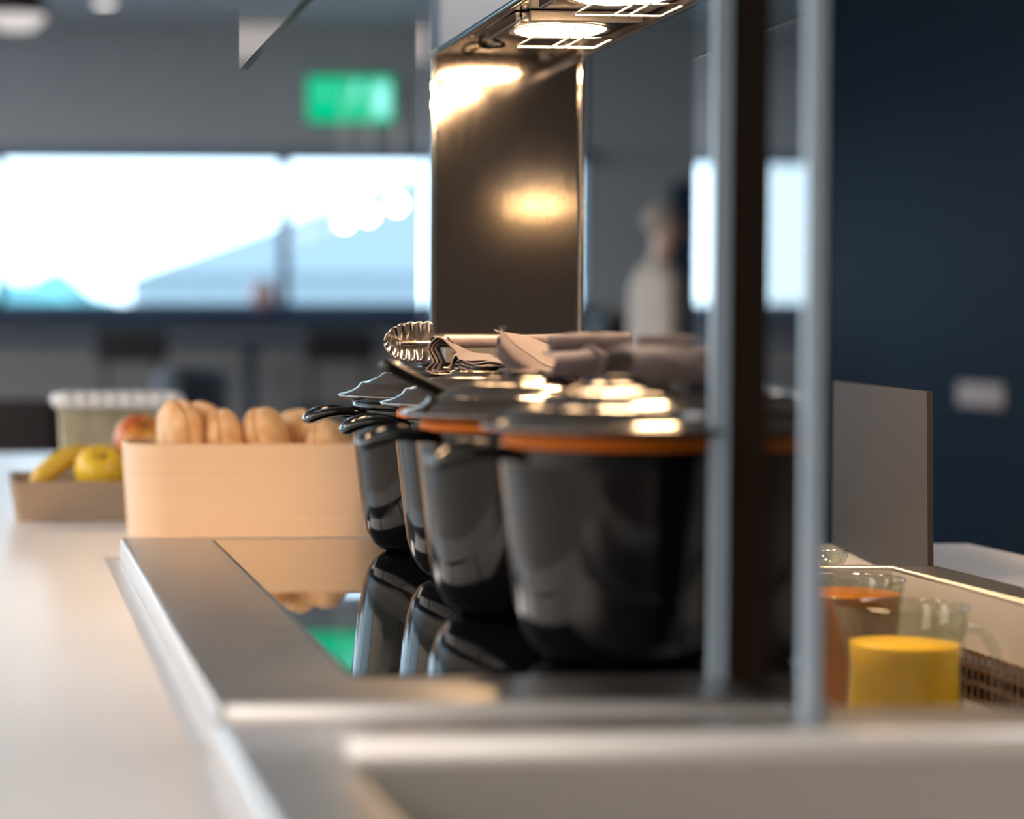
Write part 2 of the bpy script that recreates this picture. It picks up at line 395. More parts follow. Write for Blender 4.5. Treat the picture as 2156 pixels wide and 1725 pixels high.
# ceiling downlight, added fill rafts, pendant and globe lamps
dl = thing('ceiling_downlight', 'small round recessed downlight in the far ceiling at the top left', 'lamp', (.525, 11.19, 2.822))
obj('trim_ring', lathe(B(), [(.05, 0), (.075, 0), (.072, -.008), (.05, -.004)], 24), M_chrome, dl, True)
obj('lens', lathe(B(), [(0, -.003), (.052, -.003), (.052, 0), (0, 0)], 24), M_down, dl)
for x, y, h_, lab in ((-3.6, -1.2, 1.7, 'added unseen fill light raft nearest the near wall'), (-3.6, 2.4, 1.7, 'added unseen fill light raft over the left aisle, second from the near wall'),
        (-3.6, 6.0, 1.7, 'added unseen fill light raft over the left aisle, third from the near wall'), (-2.2, 9.3, 1.0, 'added unseen fill light raft nearest the far windows'),
        (2.4, 1.6, .40, 'added short unseen fill light raft over the drinks end, by the navy wall')):
    lp_ = thing('added_fill_light', lab, 'lamp', (x, y, 2.822), 0, 'added fill light rafts')  # glowing panels added out of view to brighten the room and counter
    obj('frame', grid_slab(B(), [-1.02, -1.0, 1.0, 1.02], [-h_-.02, -h_, h_, h_+.02], lambda i, j: not (i == 1 and j == 1), -.012, -.0005), M_chrome, lp_)
    obj('diffuser', box(B(), -.9995, .9995, -h_+.0005, h_-.0005, -.009, -.001), M_fillpanel, lp_)
sl = thing('soffit_light', 'beige glowing light box on the soffit, mirrored in the hanging glass guard', 'lamp', (-.85, 11.93, 2.71))
obj('case', box(B(), -.42, .42, -.06, -.0005, -.10, .105, .006), M_signcase, sl)
obj('diffuser', box(B(), -.40, .40, -.068, -.0605, -.09, .095), emat('soffit_glow', (1, .88, .84), .55), sl)
pe = thing('pendant_lamp', 'dark-shaded pendant lamp with a pale glowing disc in the top left corner', 'lamp', (.07, 9.0, 2.44))
obj('lamp_shade', lathe(B(), [(.03, .16), (.05, .15), (.12, .04), (.14, .0), (.13, .0), (.11, .035), (.03, .14)], 28), M_brownup, pe, True)
obj('diffuser', lathe(B(), [(0, -.055), (.07, -.05), (.105, -.02), (.118, .005), (0, .01)], 28), emat('pendant_glow', (1, .93, .90), .55), pe, True)
obj('cord', tube(B(), [(0, 0, .15), (0, 0, .382)], .005, 6), M_black, pe)
for i, (x, z, lab) in enumerate(((1.705, 1.729, 'lowest and leftmost of three small globe lamps hanging before the right-hand window'),
                                 (1.823, 1.76, 'middle one of three small globe lamps hanging before the right-hand window'),
                                 (1.966, 1.812, 'highest and rightmost of three small globe lamps hanging before the right-hand window'))):
    g = thing('globe_lamp', lab, 'lamp', (x, 11.0, z), 0, 'globe lamps before the window')
    obj('globe', ball(B(), (0, 0, 0), .032, 16, 12), M_bulb, g, True)
    obj('socket', lathe(B(), [(0, .028), (.012, .028), (.012, .06), (0, .062)], 12), M_chrome, g, True)
    obj('cord', tube(B(), [(0, 0, .06), (0, 0, 2.822-z)], .0018, 6), M_chrome, g)
sw = thing('switch_plate', 'blurred pinkish switch plate on the navy wall at the far right', 'switch', (3.848, 8.52, .93), -PI/2)
obj('plate', box(B(), -.20, .20, -.012, 0, -.045, .045, .004), M_plate, sw)
for k in range(3): obj('rocker', box(B(), -.15+.11*k, -.07+.11*k, -.018, -.0125, -.03, .03, .003), M_plate, sw)
vz = thing('vase', 'small blurred pinkish vase on the sill beside the window mullion', 'vase', (1.405, 11.86, WZ0))
obj('body', lathe(B(), [(0, 0), (.05, 0), (.075, .05), (.07, .10), (.03, .14), (.035, .16), (.025, .16), (.02, .14), (0, .02)], 24), M_pink, vz, True)

# standing person, side-on
pr = thing('person', 'person in a pale shirt standing side-on in the background with one arm bent', 'person', (2.40, 8.0, 0))
pr.scale = (.80, .85, 1)
def skin_mesh(name, verts, edges, root, m, parent, sub=2):
    me = bpy.data.meshes.new(name); me.from_pydata([v[:3] for v in verts], edges, []); me.materials.append(m)
    o = bpy.data.objects.new(name, me); C.objects.link(o); o.parent = parent
    s = o.modifiers.new('skin', 'SKIN'); s.use_smooth_shade = True
    for i, v in enumerate(verts):
        me.skin_vertices[0].data[i].radius = (v[3], v[4]); me.skin_vertices[0].data[i].use_root = (i == root)
    d_ = o.modifiers.new('sub', 'SUBSURF'); d_.levels = sub; d_.render_levels = sub
    return o
bv = [(0, 0, .92, .12, .15), (.0, 0, 1.06, .10, .14), (.0, 0, 1.22, .105, .155), (-.01, 0, 1.36, .085, .16), (.005, 0, 1.425, .05, .055), (.015, 0, 1.48, .05, .05),
      (.03, 0, 1.55, .085, .068), (.025, 0, 1.60, .072, .06),
      (-.01, -.17, 1.35, .05, .05), (-.03, -.20, 1.10, .04, .04), (.14, -.17, 1.12, .032, .032), (.20, -.15, 1.15, .026, .022),
      (-.01, .17, 1.35, .05, .05), (-.03, .21, 1.10, .04, .04), (.02, .20, .87, .032, .032), (.04, .20, .80, .024, .024),
      (0, -.09, .86, .085, .085), (.02, -.09, .48, .058, .058), (-.02, -.09, .09, .042, .042), (.11, -.09, .035, .035, .03),
      (0, .09, .86, .085, .085), (.02, .09, .48, .058, .058), (-.02, .09, .09, .042, .042), (.11, .09, .035, .035, .03)]
be = [(0, 1), (1, 2), (2, 3), (3, 4), (4, 5), (5, 6), (6, 7), (3, 8), (8, 9), (9, 10), (10, 11), (3, 12), (12, 13), (13, 14), (14, 15),
      (0, 16), (16, 17), (17, 18), (18, 19), (0, 20), (20, 21), (21, 22), (22, 23)]
skin_mesh('body', bv, be, 0, M_skin, pr)
def ering(bm, rows, n=28):
    R = [[bm.verts.new((cx+rx*math.cos(2*PI*k/n), ry*math.sin(2*PI*k/n), z)) for k in range(n)] for z, cx, rx, ry in rows]
    for a, c in zip(R, R[1:]):
        for k in range(n): bm.faces.new((a[k], a[(k+1) % n], c[(k+1) % n], c[k]))
    bm.faces.new(R[0][::-1]); bm.faces.new(R[-1]); return bm
b = ering(B(), [(.84, .0, .140, .182), (.90, .0, .137, .180), (1.0, 0, .128, .170), (1.08, 0, .124, .166), (1.20, 0, .130, .180), (1.30, -.005, .126, .192), (1.36, -.008, .112, .190),
                (1.40, -.008, .090, .150), (1.425, -.004, .066, .090), (1.445, 0, .058, .062)])
for s in (-1, 1):
    pts = [(-.012, s*.155, 1.365), (-.022, s*.195, 1.25), (-.03, s*.215, 1.10)] + ([(.0, -.21, 1.085), (.09, -.185, 1.11)] if s < 0 else [(.0, .21, .98), (.012, .205, .91)])
    tube(b, pts, .060, 14, 20, taper=lambda u: 1-.25*u)
obj('shirt', b, M_shirt, pr, True)
b = ering(B(), [(.78, 0, .110, .150), (.84, 0, .124, .168), (.90, 0, .122, .166), (.96, 0, .116, .156)])
for s in (-1, 1): tube(b, [(0, s*.082, .86), (.012, s*.088, .66), (.02, s*.09, .48), (0, s*.09, .26), (-.012, s*.09, .07)], .088, 16, 20, taper=lambda u: 1-.34*u)
obj('trousers', b, M_trouser, pr, True)
for s in (-1, 1): obj('shoe', ball(B(), (.045, s*.09, .045), .05, 18, 12, (2.6, 1.0, .88)), M_black, pr, True)
hb = B(); ball(hb, (.005, 0, 1.585), .085, 20, 14, (1.0, .86, .78)); obj('hair', hb, M_hair, pr, True)
for nm, c, r_, s3 in (('nose', (.122, 0, 1.545), .018, (1, .7, 1.2)), ('ear', (.02, -.074, 1.545), .022, (.7, .35, 1.2)), ('ear', (.02, .074, 1.545), .022, (.7, .35, 1.2))):
    obj(nm, ball(B(), c, r_, 12, 8, s3), M_skin, pr, True)
for s in (-1, 1): obj('eye', ball(B(), (.104, s*.028, 1.565), .010, 10, 8), M_black, pr, True)
obj('mouth', ball(B(), (.108, 0, 1.50), .016, 10, 8, (.5, 1.1, .35)), M_pink, pr, True)
for k in range(4): obj('finger', tube(B(), [(.21, -.155+.002*k, 1.172-.016*k), (.25, -.145, 1.17-.016*k), (.262, -.105, 1.168-.016*k)], .0085, 8, 6), M_skin, pr, True)
obj('thumb', tube(B(), [(.205, -.145, 1.165), (.222, -.10, 1.18), (.245, -.085, 1.18)], .0095, 8, 6), M_skin, pr, True)
cu = thing('cup', 'tan cup held by the standing person in the background', 'cup', (2.60, 7.90, 1.11))
obj('body', lathe(B(), [(0, 0), (.028, 0), (.036, .09), (.033, .09), (.025, .004), (0, .004)], 20), M_mug, cu, True)

# ------------------------------------------------------------------ counter
ct = thing('buffet_counter', 'white buffet counter with a dark base running into the distance', 'counter')
XS = [-.35, .20, .557, .93, .95, 1.262]; YS = [-.3, .50, 1.288, 1.440, 2.262, 2.83, 5.09]
def solid(i, j):
    if j == 5: return i <= 1
    if j == 1 and 1 <= i <= 3: return False
    if j == 3 and i == 2: return False
    return True
top = obj('worktop', grid_slab(B(), XS, YS, solid, CT-.04, CT), M_counter, ct)
cbm = B()
for a in ((-.33, -.31, -.25, 5.05), (1.23, 1.25, -.25, 2.78), (-.33, 1.25, -.27, -.25), (.544, .557, 2.80, 5.05)):
    box(cbm, a[0], a[1], a[2], a[3], 0, CT-.0405)
obj('base_panel', cbm, M_cab, ct)

# ------------------------------------------------------------------ induction hob
hb_ = thing('induction_hob', 'black glass induction hob in a raised brushed steel frame under the pots', 'hob')
fb = box(B(), .145, .548, 1.478, 2.712, CT+.0004, HOB)
es = [e for e in fb.edges if all(v.co.z > HOB-.001 for v in e.verts)]
bmesh.ops.bevel(fb, geom=es, offset=.0055, segments=4, affect='EDGES', profile=.5)
smooth_angle(obj('frame', fb, M_steel_x, hb_), 50)
obj('front_edge', tube(B(), [(.150, 1.4800, HOB-.0062), (.545, 1.4800, HOB-.0062)], .0070, 12), M_rim, hb_, True)
obj('glass_plate', box(B(), .256, .534, 1.600, 2.654, HOB+.0001, HOB+.0012), M_hob, hb_)
obj('joint', grid_slab(B(), [.2535, .256, .534, .5365], [1.5975, 1.600, 2.654, 2.6565], lambda i, j: not (i == 1 and j == 1), HOB+.0001, HOB+.0006), M_black, hb_)

# ------------------------------------------------------------------ near cold well
nw = thing('cold_well', 'empty steel cold well with a rounded raised rim in the foreground', 'food well')
fb = grid_slab(B(), [.137, .20, .96, 1.05], [.42, .50, 1.288, 1.418], lambda i, j: not (i == 1 and j == 1), CT+.0004, HOB)
es = [e for e in fb.edges if all(v.co.z > HOB-.001 for v in e.verts) and len(e.link_faces) == 2 and any(abs(f.normal.z) < .5 for f in e.link_faces)]
bmesh.ops.recalc_face_normals(fb, faces=fb.faces[:])
es = [e for e in fb.edges if all(v.co.z > HOB-.001 for v in e.verts) and any(abs(f.normal.z) < .5 for f in e.link_faces)
      and (all(abs(v.co.x-.137) < 1e-4 for v in e.verts) or all(abs(v.co.y-1.418) < 1e-4 for v in e.verts) or all(abs(v.co.x-1.05) < 1e-4 for v in e.verts))]
bmesh.ops.bevel(fb, geom=es, offset=.007, segments=3, affect='EDGES', profile=.5)
smooth_angle(obj('frame', fb, M_steel_x, nw), 50)
ww = B()
box(ww, .201, .959, 1.280, 1.2875, .74, HOB-.002); box(ww, .201, .208, .501, 1.280, .74, HOB-.006); box(ww, .952, .959, .501, 1.280, .74, HOB-.006)
box(ww, .208, .952, .501, .508, .74, HOB-.006); box(ww, .201, .959, .501, 1.2875, .733, .74)
obj('basin', ww, M_wellwall, nw)
obj('rim', tube(B(), [(.203, 1.288, HOB+.004), (.958, 1.288, HOB+.004)], .0095, 14), M_rim, nw, True)

# ------------------------------------------------------------------ drinks well
dw = thing('drinks_well', 'steel well with perforated air vents holding the juice jugs on the right', 'food well')
fb = grid_slab(B(), [.549, .557, .932, 1.0], [1.428, 1.440, 2.262, 2.318], lambda i, j: not (i == 1 and j == 1), CT+.0004, HOB)
obj('frame', fb, M_satin, dw)
ww = B()
box(ww, .558, .931, 2.256, 2.2615, .72, HOB+.002); box(ww, .558, .564, 1.446, 2.256, .72, CT-.002)
box(ww, .925, .931, 1.446, 2.256, .72, .826); box(ww, .925, .931, 1.446, 2.256, .872, HOB+.002); box(ww, .925, .931, 2.105, 2.256, .826, .872)
box(ww, .558, .931, 1.441, 1.447, .72, CT-.002); box(ww, .558, .931, 1.441, 2.2615, .713, .72)
obj('basin', ww, M_wellwall, dw)
lp = B()
tube(lp, [(.560, 2.259, HOB+.004), (.928, 2.259, HOB+.004), (.928, 1.503, HOB+.004)], .004, 8)
obj('rim', lp, M_satin, dw, True)
obj('vent_recess', box(B(), .9305, .9315, 1.501, 2.105, .826, .872), M_black, dw)
vg = B()
for k in range(44):
    y = 1.507+.0138*k; box(vg, .924, .930, y-.0021, y+.0021, .8255, .8725)
for z in (.8270, .8418, .8566, .8710): box(vg, .9235, .9298, 1.501, 2.106, z-.0020, z+.0020)
obj('vent_grille', vg, M_steel, dw, kind='stuff')

# polished upright panel on the right
up_ = thing('splash_panel', 'low upright grey polished panel behind the juice jugs at the right', 'panel')
pb = B()
pts = [(.985, 2.315), (1.075, 2.82)]
n_ = Vector((pts[1][1]-pts[0][1], -(pts[1][0]-pts[0][0]), 0)).normalized()*.006
q = [Vector((*pts[0], 0)), Vector((*pts[1], 0)), Vector((*pts[1], 0))+n_, Vector((*pts[0], 0))+n_]
lo = [pb.verts.new((v.x+(.004 if i in (0, 3) else 0), v.y, CT+.001)) for i, v in enumerate(q)]; hi = [pb.verts.new((v.x, v.y, 1.113)) for v in q]
pb.faces.new(lo[::-1]); pb.faces.new(hi)
for i in range(4): pb.faces.new((lo[i], lo[(i+1) % 4], hi[(i+1) % 4], hi[i]))
obj('sheet', pb, mat('grey_polished_sheet', (.040, .037, .037), .6, 0, spec=.15, noise_scale=(300, 300, 300), rvar=.05), up_)

# ------------------------------------------------------------------ heated gantry
ga = thing('heated_gantry', 'steel heat lamp gantry over the pots with glass screens and an upright end panel', 'food warmer')
# far upright panel
obj('end_panel', box(B(), .541, .721, 2.752, 2.768, CT+.0005, 1.70), M_panel, ga)
obj('panel_trim', box(B(), .5335, .5408, 2.744, 2.772, CT+.0005, 1.78, .001), M_polish, ga)
obj('panel_trim', box(B(), .7212, .7275, 2.744, 2.772, CT+.0005, 1.78, .001), M_polish, ga)
obj('base_ledge', box(B(), .545, .68, 2.715, 2.7515, CT+.0005, HOB+.246, .002), M_satin, ga)
obj('glass_fin', box(B(), .522, .530, 2.690, 2.790, HOB-.026+.0005, 1.76), M_post, ga)
obj('glass_fin', box(B(), .7315, .7395, 2.755, 2.800, CT+.0005, 1.76), M_post, ga)
# hood
HY0, HY1 = 1.36, 2.7515
hd = B()
box(hd, .531, .534, HY0, HY1, 1.519, 1.68); box(hd, .726, .729, HY0, HY1, 1.521, 1.68)
box(hd, .531, .729, HY0, HY1, 1.68, 1.685); box(hd, .534, .726, HY0, HY0+.004, 1.522, 1.68)
obj('hood', hd, M_hood, ga)
obj('hood_rail', tube(B(), [(.5345, HY0, 1.5195), (.5345, HY1-.002, 1.5195)], .0042, 10), M_polish, ga, True)
obj('hood_rail', tube(B(), [(.7255, HY0, 1.520), (.7255, HY1-.002, 1.520)], .0035, 10), M_polish, ga, True)
obj('inner_rail', box(B(), .5450, .5485, HY0+.01, HY1-.01, 1.5215, 1.532), M_polish, ga)
obj('ceiling_plate', box(B(), .5385, .7225, HY0+.006, HY1-.001, 1.5325, 1.5345), M_polish, ga)
for x, y in ((.565, 2.655), (.556, 2.725), (.705, 2.66), (.70, 2.735), (.61, 2.735)):
    obj('screw', ball(B(), (x, y, 1.5315), .0042, 12, 8, (1, 1, .7)), M_polish, ga, True)
obj('cable_clip', tube(B(), [(.585, 2.70, 1.531), (.588, 2.715, 1.527), (.602, 2.722, 1.526), (.617, 2.712, 1.527), (.608, 2.69, 1.528), (.597, 2.685, 1.531)], .0022, 8, 18), M_black, ga, True)
# three heat lamps
def heat_lamp(yc):
    b = box(B(), .578, .706, yc-.082, yc+.082, 1.5235, 1.5322, .003)
    L_ = obj('heat_lamp', b, M_polish, ga)
    obj('side_fin', box(B(), .572, .5778, yc-.078, yc+.076, 1.5195, 1.532, .0015), M_polish, L_)
    obj('ribbed_rail', box(B(), .585, .712, yc-.0905, yc-.0825, 1.5195, 1.5318, .0015), M_satin, L_)
    rf = B(); n = 40; ra = []
    for q_, z_ in ((1.0, 1.5232), (1.04, 1.5215), (.93, 1.5215), (.90, 1.5228)):
        ra.append([rf.verts.new((.642+.056*q_*math.cos(2*PI*k/n), yc+.060*q_*math.sin(2*PI*k/n), z_)) for k in range(n)])
    for a, c in zip(ra, ra[1:]+ra[:1]):
        for k in range(n): rf.faces.new((a[k], a[(k+1) % n], c[(k+1) % n], c[k]))
    obj('reflector', rf, M_reflect, L_, True)
    lb = B(); r1 = [lb.verts.new((.642+.0515*math.cos(2*PI*k/n), yc+.0555*math.sin(2*PI*k/n), 1.5224)) for k in range(n)]
    r2 = [lb.verts.new((.642+.044*math.cos(2*PI*k/n), yc+.047*math.sin(2*PI*k/n), 1.5195)) for k in range(n)]
    cvt = lb.verts.new((.642, yc, 1.5185))
    for k in range(n):
        lb.faces.new((r1[k], r1[(k+1) % n], r2[(k+1) % n], r2[k])); lb.faces.new((r2[k], r2[(k+1) % n], cvt))
    lb.faces.new(r1[::-1])
    obj('lamp_lens', lb, M_lens, L_)
    g = B()
    x0, x1, y0, y1, z = .597, .690, yc-.052, yc+.030, 1.5065
    tube(g, [(x0, y0, z), (x1, y0, z), (x1, y1, z), (x0, y1, z)], .0012, 6, closed=True)
    for fx_ in (.45, .62):
        x = x0+(x1-x0)*fx_
        tube(g, [(x, y1, z), (x, y0, z), (x+.002, y0-.014, z+.008), (x+.002, y0-.026, 1.5165)], .0011, 6)
    obj('wire_guard', g, M_satin, L_, True)
for yc in (2.535, 2.275, 2.015): heat_lamp(yc)
# near support: a dark brushed post between two glass screens
obj('glass_screen', box(B(), .510, .5215, 1.575, 1.617, HOB+.0013, 1.76), M_post2, ga)
obj('glass_screen', box(B(), .510, .5205, 1.390, 1.455, HOB+.0005, 1.76), M_post, ga)
obj('screen_edge', box(B(), .5095, .522, 1.568, 1.575, HOB+.0005, 1.76), M_edge, ga)
obj('screen_edge', box(B(), .5095, .521, 1.383, 1.390, HOB+.0005, 1.76), M_edge, ga)
obj('support_post', box(B(), .5225, .530, 1.40, 1.575, HOB+.0012, 1.70), M_bronze, ga)
# hanging sneeze guard on the left
gp = obj('sneeze_guard', box(B(), .268, .277, 1.40, 2.50, 1.4715, 1.90), M_pane, ga)
obj('guard_edge', box(B(), .2678, .2772, 1.40, 2.50, 1.4700, 1.4714), M_greenedge, gp)
for y in (1.6, 2.3):
    obj('guard_bracket', tube(B(), [(.277, y, 1.84), (.40, y, 1.84), (.533, y, 1.66)], .008, 8), M_polish, ga)

# second gantry's pendant heat lamp, behind the camera: its glow is mirrored in the upright panel
hp = thing('pendant_heat_lamp', 'warm pendant heat lamp reflected in the upright steel panel', 'lamp', (1.44, -.40, 1.519))
obj('lamp_shade', lathe(B(), [(.02, .2), (.04, .19), (.09, .05), (.10, 0), (.095, 0), (.085, .045), (.03, .18)], 32), M_polish, hp, True)
obj('bulb', ball(B(), (0, 0, .03), .042, 20, 14, (1, 1, 1)), M_spotlens, hp, True)
obj('cord', tube(B(), [(0, 0, .2), (0, 0, 1.303)], .006, 8), M_black, hp)

# ------------------------------------------------------------------ pots
BODY = [(0, 0), (.052, 0), (.056, .0008), (.061, .003), (.0685, .009), (.0766, .022), (.0815, .040), (.086, .073), (.091, .117), (.0945, .146), (.0955, .153), (.0985, .157),
        (.099, .1605), (.0965, .163), (.0935, .162), (.092, .155), (.088, .11), (.078, .03), (.06, .008), (0, .006)]
LIDP = [(0, .2105), (.012, .210), (.026, .209), (.0305, .2085), (.033, .2098), (.0355, .2085), (.038, .2065), (.047, .2045), (.054, .2020), (.057, .2030), (.0595, .2015), (.062, .199),
        (.068, .1965), (.077, .1925), (.0805, .1922), (.083, .1918), (.085, .1895), (.087, .1865), (.093, .1830), (.100, .1805), (.106, .1792), (.1085, .1782), (.109, .1768),
        (.108, .1752), (.104, .1742), (.096, .1722), (.0935, .1705), (.0905, .1715), (.06, .186), (0, .198)]
def make_pot(loc, lab, rz=0, dark=False):
    t = thing('casserole_pot', lab, 'pot', loc, rz, 'casseroles on the hob')
    body = obj('body', lathe(B(), BODY, 72), M_enamel, t, True)
    smooth_angle(body, 60)
    for s in (-1, 1):
        h = B()
        tube(h, [(s*.086, .040, .1565), (s*.104, .041, .1605), (s*.122, .037, .1600), (s*.137, .025, .1555), (s*.1435, .009, .1510), (s*.1435, -.009, .1510), (s*.137, -.025, .1555),
                 (s*.122, -.037, .1600), (s*.104, -.041, .1605), (s*.086, -.040, .1565)], .0072, 12, 40, flat=.72)
        g = [h.verts.new((s*.092, y, .1535)) for y in (-.034, .034)]+[h.verts.new((s*.112, y, .1535)) for y in (.036, -.036)]
        g2 = [h.verts.new((v.co.x, v.co.y, .1590)) for v in g]
        h.faces.new(g); h.faces.new(g2[::-1])
        for i in range(4): h.faces.new((g[i], g[(i+1) % 4], g2[(i+1) % 4], g2[i]))
        obj('handle', h, M_enamel, t, True)
    obj('inner_rim', lathe(B(), [(.086, .155), (.0920, .158), (.0925, .1645), (.0925, .1715), (.088, .1715), (.084, .160)], 64), M_enamel if dark else M_orange, t, True)
    lid = obj('lid', lathe(B(), LIDP, 80), M_lid, t, True)
    obj('knob', lathe(B(), [(.016, .208), (.015, .2105), (.018, .2115), (.019, .2135), (.014, .2150), (0, .2152)], 24), M_black, lid, True)
    return t
PC = {1: (.493, 2.51), 2: (.493, 2.23), 3: (.463, 1.947), 4: (.474, 1.667)}
ZB = HOB+.0014
make_pot((*PC[4], ZB), 'black lidded casserole nearest the front of the hob, largest and most blurred')
make_pot((*PC[3], ZB), 'black lidded casserole second from the front, with a ladle handle at its lid', .05)
make_pot((*PC[2], ZB), 'black lidded casserole third from the front, half hidden between its neighbours', -.04)
make_pot((*PC[1], ZB), 'black lidded casserole farthest back, its left handle before the bread bin', .03, True)

# ladle handle lying out over the third lid
la = thing('ladle', 'black ladle handle with a hanging hole sticking up over the lids', 'ladle')
def bar(P0, P1, wdt, th, hole=True):
    P0 = Vector(P0); P1 = Vector(P1); d_ = (P1-P0); Ln = d_.length; d_.normalize()
    u = Vector((0, 0, 1)); u = (u-d_*u.dot(d_)).normalized(); s = d_.cross(u)
    b = B()
    out = []
    N = 12
    for k in range(N+1):
        a = PI/2+PI*k/N; out.append((wdt/2+wdt/2*math.cos(a), wdt/2*math.sin(a)))
    out = [(Ln, wdt*.40)] + [(x, y) for x, y in out] + [(Ln, -wdt*.40)]
    lo_ = [b.verts.new(P0+d_*x+s*y-u*th/2) for x, y in out]; hi_ = [b.verts.new(P0+d_*x+s*y+u*th/2) for x, y in out]
    b.faces.new(lo_[::-1]); b.faces.new(hi_)
    n = len(out)
    for i in range(n): b.faces.new((lo_[i], lo_[(i+1) % n], hi_[(i+1) % n], hi_[i]))
    return b, P0, d_, u, s
b, P0, dd, uu, ss = bar((.342, 1.99, 1.149), (.412, 1.995, 1.114), .020, .0105)
obj('grip', b, M_black, la, mods=[('BEVEL', dict(width=.0035, segments=3, limit_method='ANGLE'))], smooth=True)
hl = B(); n = 20
cc = P0+dd*.014
tube(hl, [cc+dd*.007*math.cos(2*PI*k/n)+ss*.004*math.sin(2*PI*k/n)+uu*.0052 for k in range(n)], .0013, 6, closed=True)
obj('hanging_eye', hl, M_chrome, la, True)

# ------------------------------------------------------------------ napkins on the lids
SOL = ('SOLIDIFY', dict(thickness=.0016, offset=0)); SUB = ('SUBSURF', dict(levels=1, render_levels=1))
def sheet(name, lines, parent, nu=28, nv=10, jit=.0012, seed=0, th=.0016):
    return obj(name, loft(B(), lines, nu, nv, jit, seed), M_nap, parent, True, mods=[('SOLIDIFY', dict(thickness=th, offset=0)), SUB])
def roll(name, p0, p1, r, parent, sag=0, seed=0):
    p0, p1 = Vector(p0), Vector(p1); b = B(); N = 22; n = 34
    d_ = (p1-p0).normalized(); s = Vector((-d_.y, d_.x, 0)).normalized(); u = Vector((0, 0, 1)); rows = []
    for i in range(N):
        f = i/(N-1); c = p0.lerp(p1, f)+u*(sag*4*f*(1-f)); row = []
        for k in range(n):
            a = -k/(n-1)*2*PI*1.8; rr = r*(1-.30*k/(n-1))*(1+.10*noise.noise(Vector((f*5+seed, math.cos(a)*1.5, math.sin(a)*1.5))))
            row.append(b.verts.new(c+s*rr*1.15*math.cos(a)+u*rr*math.sin(a)))
        rows.append(row)
    for a, c in zip(rows, rows[1:]):
        for k in range(n-1): b.faces.new((a[k], a[k+1], c[k+1], c[k]))
    return obj(name, b, M_nap, parent, True, mods=[('SOLIDIFY', dict(thickness=.0012, offset=0))])
GN = 'folded napkins on the pot lids'
# 1: farthest, with a wavy hem at its left
n1 = thing('napkin', 'dark cloth napkin with a wavy folded hem beside the serving tongs', 'napkin', group=GN)
for k in range(3):
    dx = .0052*k; 
    pf = [(.472+dx, 1.1705-.001*k), (.462+dx, 1.159), (.466+dx, 1.149), (.468+dx, 1.143), (.461+dx*1.3, 1.1345), (.470+dx*1.5, 1.1318)]
    sheet('fold', [[(x, 2.398+.004*k, z) for x, z in pf], [(x+.006, 2.412+.004*k, z+.001) for x, z in pf], [(x+.012, 2.43+.004*k, z-.001) for x, z in pf]], n1, 30, 6, .0006, k, .0018)
sheet('fold', [[(.472, 2.40, 1.170), (.481, 2.40, 1.168), (.492, 2.40, 1.158), (.500, 2.40, 1.150), (.512, 2.40, 1.148)],
               [(.474, 2.42, 1.1715), (.484, 2.42, 1.170), (.498, 2.42, 1.160), (.508, 2.42, 1.154), (.520, 2.42, 1.150)],
               [(.476, 2.47, 1.168), (.49, 2.47, 1.168), (.51, 2.47, 1.162), (.522, 2.47, 1.156), (.535, 2.47, 1.151)]], n1, seed=4)
sheet('fold', [[(.484, 2.385, 1.134), (.487, 2.383, 1.145), (.492, 2.385, 1.150), (.498, 2.385, 1.142), (.506, 2.385, 1.1335)],
               [(.488, 2.40, 1.134), (.492, 2.40, 1.148), (.497, 2.40, 1.153), (.504, 2.40, 1.146), (.512, 2.40, 1.135)],
               [(.494, 2.42, 1.134), (.50, 2.42, 1.146), (.506, 2.42, 1.150), (.512, 2.42, 1.146), (.52, 2.42, 1.135)]], n1, seed=9)
for k, z in enumerate((1.135, 1.1388, 1.1425)):
    o_ = .002*k
    sheet('fold', [[(.493+o_, 2.37, z+.003), (.507, 2.368, z-.001), (.525, 2.368, z+.002), (.546-o_, 2.37, z-.001)],
                   [(.496+o_, 2.40, z+.004), (.51, 2.40, z+.003), (.528, 2.40, z+.003), (.55, 2.40, z)],
                   [(.50+o_, 2.45, z+.004), (.515, 2.45, z+.004), (.53, 2.45, z+.004), (.552, 2.45, z+.001)]], n1, 24, 8, .0005, 20+k, .0026)
sheet('fold', [[(.491, 2.372, 1.1470), (.505, 2.370, 1.1450), (.522, 2.370, 1.1455), (.545, 2.372, 1.1415)],
               [(.502, 2.42, 1.1535), (.512, 2.42, 1.153), (.524, 2.42, 1.1525), (.537, 2.42, 1.151)],
               [(.50, 2.46, 1.152), (.512, 2.46, 1.152), (.53, 2.46, 1.151), (.55, 2.46, 1.15)]], n1, 24, 8, .0005, 31, .0018)
roll('rolled_edge', (.496, 2.47, 1.1635), (.612, 2.475, 1.1645), .0052, n1, .0004, 3)
# 2: the big boat-shaped fold
n2 = thing('napkin', 'dark cloth napkin folded like a boat with a tall frayed peak at its left', 'napkin', group=GN)
U = [(.4955, 1.1795), (.510, 1.1635), (.527, 1.1515), (.545, 1.1405), (.557, 1.1430), (.574, 1.1550), (.595, 1.1500), (.612, 1.1385)]
Lo = [(.491, 1.1530), (.498, 1.1440), (.508, 1.1370), (.53, 1.1350), (.552, 1.1345), (.574, 1.1345), (.590, 1.1345), (.600, 1.1345)]
UB = [(.503, 1.1790), (.520, 1.1755), (.538, 1.1715), (.553, 1.1665), (.566, 1.1620), (.580, 1.1580), (.600, 1.1530), (.616, 1.1420)]
sheet('fold', [[(x, 2.185, z) for x, z in Lo], [((a[0]+c[0])/2-.001, 2.176, (a[1]+c[1])/2-.001) for a, c in zip(U, Lo)], [(x, 2.188, z) for x, z in U]], n2, 44, 10, .0008, 5)
